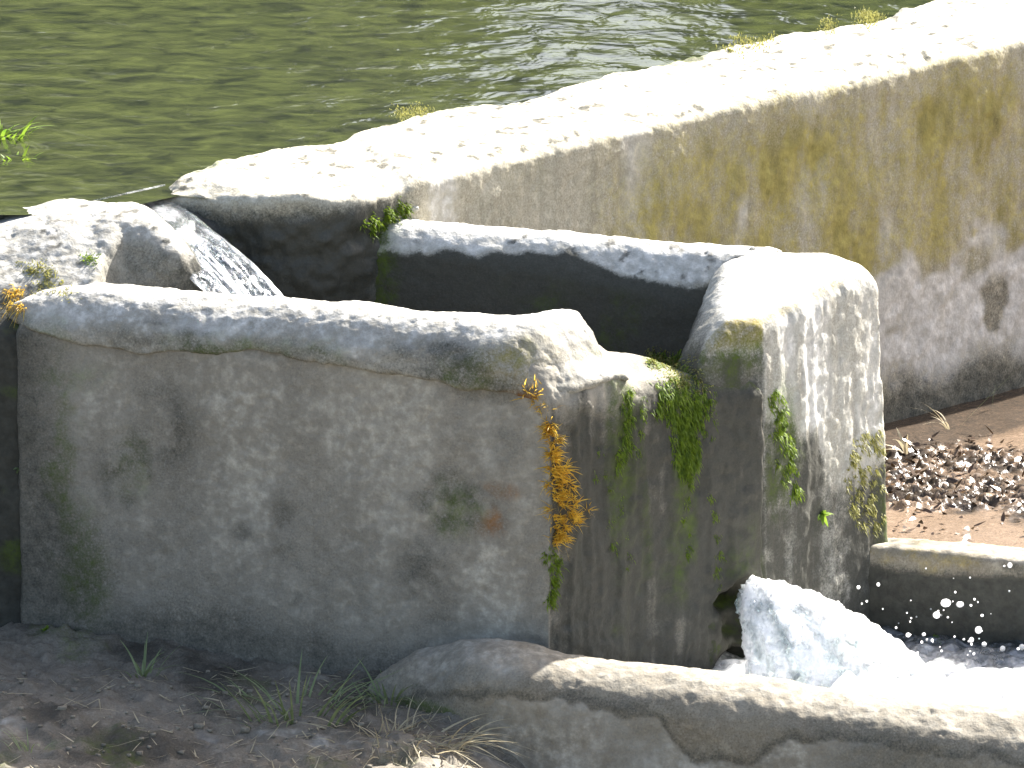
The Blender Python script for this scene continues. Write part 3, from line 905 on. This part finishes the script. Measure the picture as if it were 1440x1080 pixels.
# ------------------------------------------------------------------ waterfall through the notch
def build_fall():
    nu, nv = 60, 130
    V, foam = [], []
    vs = np.linspace(0, 1, nv)
    for i in range(nu):
        u = i / (nu - 1)
        for v in vs:
            # path in the dam frame: over the sill and out in an arc
            n = -.99 + 1.01 * v ** .95
            if n < -.86:
                z = WZ + .0015 - .02 * sstep(-1.0, -.86, n)
            else:
                q = n + .86
                z = WZ - .016 - .06 * q - .64 * q * q - .5 * max(0, q - .45) ** 2
            wid0 = .20 + .30 * (1 - sstep(-1.1, -.84, n)) + .08 * (1 - sstep(-.92, -.62, n)) + .03 * sstep(-.86, -.36, n)
            t = -.585 - .035 * sstep(-.86, -.36, n) + (u - .5) * wid0
            z += .012 * math.sin(u * 3.1) * sstep(-.85, -.6, n)
            V.append((t, n, z)); foam.append((u, v))
    V = np.array(V); uv = np.array(foam)
    W = dam_world(V)
    st = fbm(np.stack([uv[:, 0] * 1.0, uv[:, 1] * .30, 0 * uv[:, 0]], 1), 17, 4, 241)
    st2 = fbm(np.stack([uv[:, 0] * 1.0, uv[:, 1] * .5, 0 * uv[:, 0]], 1), 40, 3, 243)
    k = sstep(.2, .5, uv[:, 1])
    W[:, 2] += k * (.012 * st + .005 * st2)
    W[:, 0] += k * .008 * st
    I, J = np.meshgrid(np.arange(nu - 1), np.arange(nv - 1), indexing='ij')
    a = (I * nv + J).ravel()
    F = np.stack([a, a + nv, a + nv + 1, a + 1], 1)
    me = raw_mesh('waterfall', W, F[:, ::-1], M_FALL)
    edge = sstep(.12, .0, uv[:, 0]) + sstep(.90, 1., uv[:, 0])
    fo = .5 * (1 - k) * np.clip(.3 + 1.5 * fbm(W, (16, 16, 1), 3, 245), 0, 1) + .75 * k * sstep(.12, .34, st2 + .5 * st) * sstep(.35, .55, uv[:, 1]) * sstep(.1, .3, uv[:, 0]) + .22 * k * np.clip(1.6 * st - .05, 0, 1) * sstep(.3, .7, uv[:, 1]) + .25 * edge * k + .5 * sstep(.85, 1, uv[:, 1]) * np.clip(.4 + st, 0, 1)  # foam, plus white glint spots painted into the middle of the sheet
    setattr_f(me, 'foam', fo)
    tag(link('waterfall', me), kind='structure')
build_fall()

# ------------------------------------------------------------------ gush out of the spout and the channel water
def build_gush():
    h = .008
    ax = axes((.50, -1.2, -.42), (1.45, -.28, .16), h)
    X, Y, Z = np.meshgrid(*ax, indexing='ij', sparse=True)
    f = np.full((len(ax[0]), len(ax[1]), len(ax[2])), 1., np.float32)
    r = np.random.default_rng(3)
    S = np.array([.630, -.535, .035])
    for k in range(13):
        q = k / 12
        ang = R(-78 + 78 * q) + r.normal(0, .05)
        sp = .45 + 1.05 * q ** 1.5 + r.normal(0, .06)
        d = np.array([math.cos(ang), math.sin(ang) * .9])
        st = S + np.array([.02, -.02, 0]) + np.array([.02 * (q - .5), .03 * (q - .5), .03 * (q - .3)])
        T = .27 - .03 * q
        for j in range(10):
            t = j / 9 * T
            p = st + np.array([d[0] * sp * t * 1.25, d[1] * sp * t * 1.25, -.10 * t - 4.9 * t * t * .85])
            rad = .020 + .018 * j / 9
            f = smin(f, (np.sqrt((X - p[0]) ** 2 + (Y - p[1]) ** 2 + ((Z - p[2])) ** 2) - rad).astype(np.float32), .035)
    for k in range(22):
        ang = R(r.uniform(-85, 8)); sp = r.uniform(.5, 1.0) * (1.2 + .5 * (ang > -.5))
        T = r.uniform(.12, .26)
        for j in range(12):
            t = (.35 + .65 * j / 11) * T
            p = S + np.array([math.cos(ang) * sp * t * 1.25, math.sin(ang) * .9 * sp * t * 1.25, (-.05 + .10 * (k % 3)) * t - 4.2 * t * t])
            f = smin(f, (np.sqrt((X - p[0]) ** 2 + (Y - p[1]) ** 2 + (Z - p[2]) ** 2) - r.uniform(.006, .013)).astype(np.float32), .012)
    V, F = nets(f, ax)
    N0 = raw_mesh('tmp', V, F); N = vnormals(N0); bpy.data.meshes.remove(N0)
    D = V - S
    dist = np.linalg.norm(D, axis=1)
    ang = np.arctan2(D[:, 1], D[:, 0])
    Q = np.stack([ang * .5, dist * .5, V[:, 2] * .4], 1)
    V = V + N * (.016 * fbm(np.stack([ang * .6, dist * .15, V[:, 2] * .1], 1), 22, 3, 251) + .008 * fbm(V, 30, 3, 253) + .007 * fbm(V, 80, 2, 254))[:, None]
    me = raw_mesh('water_gush', V, F, M_FOAM)
    setattr_f(me, 'foam', .78 + 1.3 * fbm(Q, 12, 3, 255) + .2 * sstep(.1, .4, dist))
    tag(link('water_gush', me), kind='structure')
    # channel water
    def zc(P):
        x, y = P[:, 0], P[:, 1]
        tur = np.exp(-np.hypot(x - .95, y + .75) / .5)
        return -.165 - .025 * (x - .9) + .02 * tur + (.012 + .05 * tur) * fbm(P, 11, 3, 261) + (.006 + .025 * tur) * fbm(P, 34, 2, 263)
    def keep(c):
        return c[:, 1] > -1.20
    cw = grid_mesh('channel_water', np.arange(.35, 2.6, .009), np.arange(-1.25, -.04, .009), zc, M_FOAM, keep=keep)
    P = vcos(cw.data)
    x, y = P[:, 0], P[:, 1]
    fo = sstep(-.42, -.62, y + .10 * fbm(P, 7, 3, 265) + .04 * (x - .9)) * (.75 + .5 * fbm(P, 12, 3, 266)) + .9 * np.exp(-(np.hypot(x - .85, y + .6) / .32) ** 2) + .25 * sstep(.15, .4, fbm(P, 16, 3, 267))  # foam and blown-out sun glitter, both painted white towards the kerb
    setattr_f(cw.data, 'foam', fo)
    tag(cw, kind='structure')
    bed = raw_mesh('channel_bed', [(.2, -1.2, -.40), (2.8, -1.4, -.42), (2.8, -.3, -.42), (.95, .0, -.40), (.4, -.5, -.40)], [(0, 1, 2, 3, 4)], M_DARKWATER)
    tag(link('channel_bed', bed), kind='structure')
    # thrown drops
    V, F = [], []
    import itertools
    t_ = (1 + 5 ** .5) / 2
    ico = np.array([(-1, t_, 0), (1, t_, 0), (-1, -t_, 0), (1, -t_, 0), (0, -1, t_), (0, 1, t_), (0, -1, -t_), (0, 1, -t_), (t_, 0, -1), (t_, 0, 1), (-t_, 0, -1), (-t_, 0, 1)]) / math.hypot(1, t_)
    fi = [(0, 11, 5), (0, 5, 1), (0, 1, 7), (0, 7, 10), (0, 10, 11), (1, 5, 9), (5, 11, 4), (11, 10, 2), (10, 7, 6), (7, 1, 8), (3, 9, 4), (3, 4, 2), (3, 2, 6), (3, 6, 8), (3, 8, 9), (4, 9, 5), (2, 4, 11), (6, 2, 10), (8, 6, 7), (9, 8, 1)]
    mid = {}
    ico = list(ico); f2 = []
    for tr in fi:
        ms = []
        for q in range(3):
            e = tuple(sorted((tr[q], tr[(q + 1) % 3])))
            if e not in mid:
                m = ico[e[0]] + ico[e[1]]; mid[e] = len(ico); ico.append(m / np.linalg.norm(m))
            ms.append(mid[e])
        f2 += [(tr[0], ms[0], ms[2]), (tr[1], ms[1], ms[0]), (tr[2], ms[2], ms[1]), tuple(ms)]
    ico = np.array(ico); fi = f2
    big = [(1330, 848, .014), (1350, 850, .010), (1317, 865, .009), (1376, 886, .010), (1366, 900, .008), (1410, 912, .009), (1384, 906, .008), (1255, 905, .009), (1264, 913, .008), (1277, 893, .006), (1299, 892, .006), (1420, 795, .008), (1207, 826, .005), (1235, 822, .005), (1437, 910, .008)]
    drops = []
    for px, py, s in big:
        p = on_plane(px, py, (0, -.42, 0), (0, 1, 0)); drops.append((p, s))
    for k in range(55):
        p = np.array([r.normal(1.12, .14), r.uniform(-.75, -.25), -.12 + abs(r.normal(0, .10))])
        drops.append((p, r.uniform(.0015, .0042)))
    for p, s in drops:
        n0 = len(V)
        st = np.array([1 + r.uniform(0, .4), 1, 1 + r.uniform(0, .5)])
        V += list(ico * s * .8 * st + p)
        F += [tuple(n0 + i for i in q) for q in fi]
    me = raw_mesh('water_drops', np.array(V), np.array(F), M_FOAM)
    setattr_f(me, 'foam', np.ones(len(V)))
    tag(link('water_spray', me), 'white water drops thrown up over the channel by the gush', kind='stuff')
build_gush()

# ------------------------------------------------------------------ moss and plants
class Blades:
    def __init__(self):
        self.V, self.F = [], []
    def blade(self, p, d, length, width, bend=(0, 0, -1), k=.5, seg=3, side=None):
        p = np.array(p, float); d = np.array(d, float); d /= np.linalg.norm(d) + 1e-9
        b = np.array(bend, float)
        if side is None:
            side = np.cross(d, rng.normal(size=3))
        side = side / (np.linalg.norm(side) + 1e-9)
        n0 = len(self.V)
        for i in range(seg + 1):
            t = i / seg
            c = p + d * length * t + b * length * k * t * t
            wd = width * (1 - t) ** .7 * (.6 + .4 * min(1, t * 4)) * .5
            if i == seg:
                self.V.append(c)
            else:
                self.V += [c - side * wd, c + side * wd]
        for i in range(seg - 1):
            a = n0 + 2 * i
            self.F.append((a, a + 1, a + 3, a + 2))
        a = n0 + 2 * (seg - 1)
        self.F.append((a, a + 1, a + 2))
    def build(self, name, mat, parent=None):
        return link(name, raw_mesh(name, self.V, self.F, mat, False), parent)

dg = bpy.context.evaluated_depsgraph_get()
dg.update()
def hit(px, py):
    """first stone surface along a sight line: where a plant is rooted"""
    ok, loc, nor, idx, ob, mx = SC.ray_cast(bpy.context.evaluated_depsgraph_get(), Vector(CAM), Vector(ray(px, py)).normalized())
    return (np.array(loc), np.array(nor)) if ok else (None, None)

def moss(name, label, mat, path, n, ln, wd, cat='moss', group=None, up=.2, out=1., droop=.6):
    b = Blades()
    path = np.array(path, float)                     # px, py, half width
    seg = np.linalg.norm(np.diff(path[:, :2], axis=0), axis=1)
    cum = np.concatenate([[0], np.cumsum(seg)])
    per = 22
    cen = []
    nc = max(6, n // per)
    for ic in range(nc):
        s = (ic + rng.uniform(0, 1)) / nc * cum[-1]
        px, py, hw = (np.interp(s, cum, path[:, k]) for k in range(3))
        cen.append((px + np.clip(rng.normal(0, .6), -1.3, 1.3) * hw, py + rng.normal(0, 5), rng.uniform(.5, 1.3)))
    for i in range(n):
        cx, cy, sz = cen[i % len(cen)]
        q = 5. if name in ('moss_clump', 'moss_cushion', 'moss_tuft', 'moss_fringe') else 2.2
        px = cx + rng.normal(0, q) * sz; py = cy + rng.normal(0, 3.5) * sz
        p, nn = hit(px, py)
        if p is None: continue
        d = nn * out + np.array([0, 0, up]) + rng.normal(size=3) * .45
        b.blade(p - nn * .004, d, ln * sz * rng.uniform(.5, 1.2), wd * rng.uniform(.7, 1.2), (0, 0, -1), droop)
    o = b.build(name, mat)
    tag(o, label, cat, group)
    return o

jobs = []
jobs.append(('moss_streak', 'long orange moss streak down the basin corner beside the dark end wall', M_MOSSO, [(772, 600, 7), (780, 640, 10), (788, 670, 18), (795, 720, 20), (785, 765, 14)], 1500, .040, .0036, .5, 1., .25))
jobs.append(('moss_tuft', 'small orange moss tuft under the broken rim corner', M_MOSSO, [(742, 538, 4), (752, 560, 5), (763, 585, 6)], 90, .036, .0035, .7, .9, .2))
jobs.append(('moss_sprig', 'orange moss sprig sticking out right of the long orange streak', M_MOSSO, [(805, 745, 5), (818, 715, 8)], 70, .036, .003, .5, 1., .2))
jobs.append(('moss_trail', 'dark green moss trail below the orange streak on the basin corner', M_MOSS, [(775, 770, 9), (780, 800, 6), (776, 845, 5)], 700, .018, .005, .1, 1., .6))
jobs.append(('moss_curtain', 'bright green moss curtain hanging from the notch edge of the basin', M_MOSS, [(930, 502, 20), (948, 530, 32), (960, 570, 32), (966, 610, 20), (966, 660, 9)], 7500, .018, .0065, .0, .9, .9))
jobs.append(('moss_strand', 'thin green moss strand right below the hanging moss curtain', M_MOSS, [(968, 640, 3), (970, 690, 4), (964, 730, 3)], 260, .012, .0045, .0, .9, .9))
jobs.append(('moss_strand', 'short olive moss strand between the orange streak and the curtain', M_MOSS, [(905, 560, 3), (902, 600, 4), (898, 640, 3)], 180, .011, .0045, .0, .9, .9))
jobs.append(('moss_strand', 'faint green moss strand low on the wet end wall beside the spout', M_MOSS, [(1003, 690, 4), (1008, 760, 4), (1012, 830, 4)], 260, .011, .0045, .0, .9, .9))
jobs.append(('moss_strand', 'short olive moss strand just right of the hanging moss curtain', M_MOSS, [(1000, 540, 3), (1004, 580, 4), (1003, 610, 3)], 180, .011, .0045, .0, .9, .9))
jobs.append(('moss_patch', 'patchy thin moss low on the end wall right of the orange streak', M_MOSS, [(840, 640, 16), (868, 720, 24), (880, 800, 20)], 300, .011, .0045, .0, .9, .9))
jobs.append(('moss_fringe', 'yellowish moss fringe on top of the basin notch edge', M_MOSSY, [(915, 500, 12), (945, 512, 22), (975, 545, 12)], 1100, .015, .006, .2, 1., .5))
jobs.append(('moss_strand', 'thin green moss strand left of the hanging moss curtain', M_MOSS, [(885, 545, 4), (884, 580, 5), (878, 625, 9), (872, 655, 7)], 800, .015, .0055, .0, .9, .8))
jobs.append(('moss_patch', 'green moss patch at the foot of the pale corner block edge', M_MOSS, [(1090, 550, 6), (1102, 600, 12), (1110, 650, 13), (1122, 700, 14)], 1300, .016, .0065, .0, .9, .8))
jobs.append(('moss_patch', 'olive moss patch down the far right edge of the corner block', M_MOSSY, [(1222, 605, 14), (1215, 650, 24), (1208, 700, 28), (1215, 745, 20)], 1500, .016, .0065, .0, .9, .8))
jobs.append(('moss_patch', 'dark green moss low on the wet end wall under the curtain', M_MOSS, [(965, 740, 6), (968, 760, 8), (962, 790, 5)], 160, .014, .005, .0, .9, .8))
jobs.append(('moss_cushion', 'yellow moss cushion on the sloping weir block top', M_MOSSY, [(38, 375, 12), (55, 385, 12), (70, 398, 14)], 420, .020, .005, .4, 1., .3))
jobs.append(('moss_cushion', 'bright green moss cushion on the face of the weir block', M_MOSS, [(115, 355, 6), (125, 362, 10), (132, 375, 5)], 260, .016, .005, .3, 1., .4))
jobs.append(('moss_tuft', 'orange moss tuft at the left end of the front rim', M_MOSSO, [(10, 405, 8), (22, 420, 8), (32, 430, 5)], 200, .040, .0035, .1, 1., .9))
jobs.append(('moss_cushion', 'pale yellow moss at the left tip of the front rim', M_MOSSY, [(50, 405, 8), (75, 402, 12), (95, 405, 8)], 260, .016, .005, .3, 1., .4))
jobs.append(('moss_corner', 'dark green moss where the back wall meets the dam', M_MOSS, [(520, 320, 8), (538, 308, 12), (560, 298, 10), (575, 294, 6)], 900, .018, .006, .3, 1., .5))
jobs.append(('moss_clump', 'flat yellow moss clump on the dam top nearest the waterfall', M_MOSSY, [(555, 162, 12), (585, 155, 16), (600, 154, 10)], 800, .011, .006, .8, .5, .2))
jobs.append(('moss_clump', 'long yellow moss clump on the dam top edge', M_MOSSY, [(1025, 70, 8), (1060, 61, 16), (1080, 56, 8)], 800, .012, .006, .8, .5, .2))
jobs.append(('moss_clump', 'small round yellow moss clump on the dam top edge', M_MOSSY, [(1158, 41, 8), (1170, 38, 8)], 400, .011, .006, .8, .5, .2))
jobs.append(('moss_clump', 'tallest ragged yellow moss clump near the far end of the dam top', M_MOSSY, [(1208, 27, 8), (1225, 25, 10), (1232, 25, 8)], 700, .015, .006, .9, .5, .2))
for name, label, mat, path, n, ln, wd, up, out, droop in jobs:
    moss(name, label, mat, path, n, ln, wd, 'moss', 'moss clumps along the dam top' if name == 'moss_clump' else None, up, out, droop)

def tuft(name, label, px, py, z, n, hgt, spread_, mat, cat='grass', lean=(0, 0), wd=.006, group=None, dry=0):
    p0 = at(px, py, z)
    b = Blades()
    for _ in range(n):
        a = rng.uniform(0, 2 * math.pi)
        r_ = spread_ * rng.uniform(0, 1)
        d = np.array([math.cos(a) * .5 + lean[0], math.sin(a) * .4 + lean[1], 1.]) if dry == 0 else rng.normal(size=3) * np.array([1, .8, .4]) + np.array([0, 0, .75])
        q = p0 + np.array([math.cos(a) * r_, math.sin(a) * r_ * .7, -.012])
        b.blade(q, d, hgt * rng.uniform(.45, 1.1), wd * rng.uniform(.7, 1.2), (math.cos(a), math.sin(a), -.9), rng.uniform(.1, .75) if dry == 0 else rng.uniform(.2, 1.1), 7, np.array([-math.sin(a) * .5 + 1e-3, math.cos(a) * .2, 0]) if dry == 0 else None)
    o = b.build(name, mat)
    return tag(o, label, cat, group or ('grass tufts before the front wall' if name == 'grass_tuft' else None))

tuft('grass_tuft', 'largest grass tuft with long arching blades before the front wall', 415, 1020, -.15, 62, .25, .16, M_GRASS, wd=.010)
tuft('grass_tuft', 'short blue-green grass tuft against the front wall left of the kerb hump', 545, 985, -.12, 30, .14, .07, M_GRASS, wd=.009)
tuft('grass_tuft', 'sparse thin grass tuft nearest the front wall, left of the large tuft', 200, 945, -.08, 16, .12, .05, M_GRASS, wd=.007)
tuft('grass_tuft', 'sunlit yellow-green grass blades at the bottom edge of the ground', 470, 1090, -.20, 10, .13, .04, M_WEED)
tuft('grass_tuft', 'fine grass tuft in the left bottom corner', 40, 1050, -.1, 12, .09, .05, M_GRASS, wd=.004)
tuft('straw_heap', 'tangled dry straw heap beside the kerb hump', 545, 1040, -.15, 420, .16, .22, M_STRAW, 'straw', wd=.006, dry=1)
tuft('straw_heap', 'thin scatter of dry straw by the large grass tuft', 350, 1005, -.13, 160, .10, .16, M_STRAW, 'straw', wd=.006, dry=1)
tuft('weed_stem', 'yellowish bladed weed at the foot of the corner block', 1275, 632, -.03, 7, .13, .015, M_STRAW, 'weed', lean=(-.3, 0), wd=.012)
tuft('weed_stem', 'thin forked weed stem standing in the glittering mud', 1335, 598, -.03, 6, .14, .012, M_STRAW, 'weed', wd=.006)
b = Blades()
p = at(1350, 600, -.06); q = at(1432, 512, .10)
b.blade(p, q - p, np.linalg.norm(q - p), .010, (0, 0, -1), .05, 6, np.array([.5, 0, .6]))
tag(b.build('grass', M_GRASS), 'long green grass blade leaning right before the dam foot', 'grass')
b = Blades()
p = at(1395, 570, -.06); b.blade(p, (.1, 0, 1), .08, .012, (.3, 0, 0), .3, 4)
tag(b.build('grass', M_GRASS), 'short upright grass blade crossing the long leaning blade', 'grass')
tuft('water_weed', 'bright green weed breaking the pool surface at the left edge', 0, 190, WZ, 40, .10, .10, M_WEED, 'weed', wd=.012)
tuft('water_weed', 'low green weed just above the weir on the pool', 20, 222, WZ, 16, .05, .05, M_WEED, 'weed', wd=.010)

def sprig(name, label, px, py, mat, n, s):
    p, nn = hit(px, py)
    b = Blades()
    for _ in range(n):
        b.blade(p, nn * .8 + rng.normal(size=3) * np.array([1.2, .4, .6]), s * rng.uniform(.6, 1.1), s * .5, (0, 0, -1), .3, 4)
    return tag(b.build(name, mat), label, 'seedling')
sprig('seedling', 'tiny orange and green leafed sprig growing on the corner block face', 1155, 722, M_WEED, 12, .035)
sprig('seedling', 'tiny pale green seedling at the dark left foot of the front wall', 66, 885, M_WEED, 6, .025)
sprig('seedling', 'pale round-leafed seedling on the dark left end of the front wall', 26, 658, M_GRASS, 5, .022)
sprig('seedling', 'small green leaf stuck on the channel wall foot above the foam', 1315, 893, M_WEED, 6, .03)

# stray twig on the dam face and a chip of stone on the back wall
b = Blades()
p, nn = hit(522, 250)
b.blade(p + nn * .004, np.array(at(560, 268, .9)) * 0 + np.array([.9, .35, -.25]), .075, .004, (0, 0, -1), .05, 3, np.array([0, 0, 1.]))
tag(b.build('twig', M_STRAW), 'pale dry twig lying across the dam edge above the basin', 'twig')
def pebble(label, px, py, s):
    p, nn = hit(px, py)
    ax = axes((-s * 2, -s * 2, -s * 2), (s * 2, s * 2, s * 2), s / 6)
    X, Y, Z = np.meshgrid(*ax, indexing='ij', sparse=True)
    f = np.sqrt((X / 1.3) ** 2 + Y ** 2 + (Z / .8) ** 2) - s + 0 * X
    V, F = nets(f, ax)
    V = V + (V / np.linalg.norm(V, axis=1)[:, None]) * (.3 * s * fbm(V, 1.2 / s, 2, int(px)))[:, None] + p + np.array([0, 0, s * .4])
    me = raw_mesh('pebble', V, F, M_CORNER)
    for k in ('dark', 'pale', 'ochre', 'moss', 'rust', 'wet'): setattr_f(me, k, np.zeros(len(V)))
    tag(link('pebble', me), label, 'stone')
pebble('flat chip of stone on the basin back wall beside the dam', 583, 296, .011)
pebble('tiny round pebble on the back wall near the corner block', 1058, 351, .007)

# loose litter: wet leaf flakes on the mud, dry grass on the soil
def litter(name, label, n, area, mat, ln, wd, flat, kind='stuff'):
    b = Blades()
    for _ in range(n):
        p = area()
        if p is None: continue
        a = rng.uniform(0, 2 * math.pi)
        d = np.array([math.cos(a), math.sin(a), rng.normal(0, flat)])
        b.blade(p, d, ln * rng.uniform(.4, 1.3), wd * rng.uniform(.6, 1.3), (0, 0, rng.uniform(-1, 1)), .15, 3, np.array([-math.sin(a), math.cos(a), rng.normal(0, flat)]))
    tag(b.build(name, mat), label, kind=kind)
t = NT('wet_leaf')
t.l(t.mix(t.rng(t.noise(50), .3, .7), (.035, .022, .012), (.12, .07, .035)), t.b.inputs['Base Color'])
t.b.inputs['Roughness'].default_value = .2
M_LEAF = t.m
def mud_spot():
    x = rng.uniform(.95, 2.0); y = rng.uniform(.0, 1.7)
    P = np.array([[x, y, 0.]])
    if kmud(P)[0] == False or fbm(P, 3, 3, 227)[0] + .5 - 1.0 * abs(y - .62 - .15 * (x - 1)) < rng.uniform(-.45, .5): return None
    return np.array([x, y, zmud(P)[0] + .004])
litter('leaf_litter', 'dark wet leaf litter glinting on the mud beside the channel', 1700, mud_spot, M_LEAF, .032, .016, .6)
def soil_spot():
    x = np.clip(rng.normal(-.45, .5), -1.6, .1); y = rng.uniform(-1.75, -.75)
    P = np.array([[x, y, 0.]])
    return np.array([x, y, zground(P)[0] + .004])
litter('dry_grass', 'flattened dry grass litter on the dark soil in front of the basin', 700, soil_spot, M_STRAW, .075, .005, .25)

# loose grit on the soil
def grit():
    V, F = [], []
    cube = np.array([(x, y, z) for x in (-1, 1) for y in (-1, 1) for z in (-1, 1)], float)
    fc = [(0, 1, 3, 2), (4, 6, 7, 5), (0, 4, 5, 1), (2, 3, 7, 6), (0, 2, 6, 4), (1, 5, 7, 3)]
    for _ in range(380):
        x = rng.uniform(-1.6, .3); y = rng.uniform(-1.8, -.8)
        z = zground(np.array([[x, y, 0.]]))[0]
        sz = rng.uniform(.0025, .008) * (1.8 if rng.uniform() < .06 else 1)
        n0 = len(V)
        V += list(cube * rng.uniform(.5, 1.1, (8, 3)) * sz * np.array([1.2, 1, .7]) + np.array([x, y, z + sz * .2]))
        F += [tuple(n0 + i for i in q) for q in fc]
    me = raw_mesh('grit', V, F, M_KERB)
    for k in ('dark', 'pale', 'ochre', 'moss', 'rust', 'wet'): setattr_f(me, k, np.zeros(len(V)))
    tag(link('grit', me), 'small stone grit scattered over the soil in front of the basin', kind='stuff')
grit()
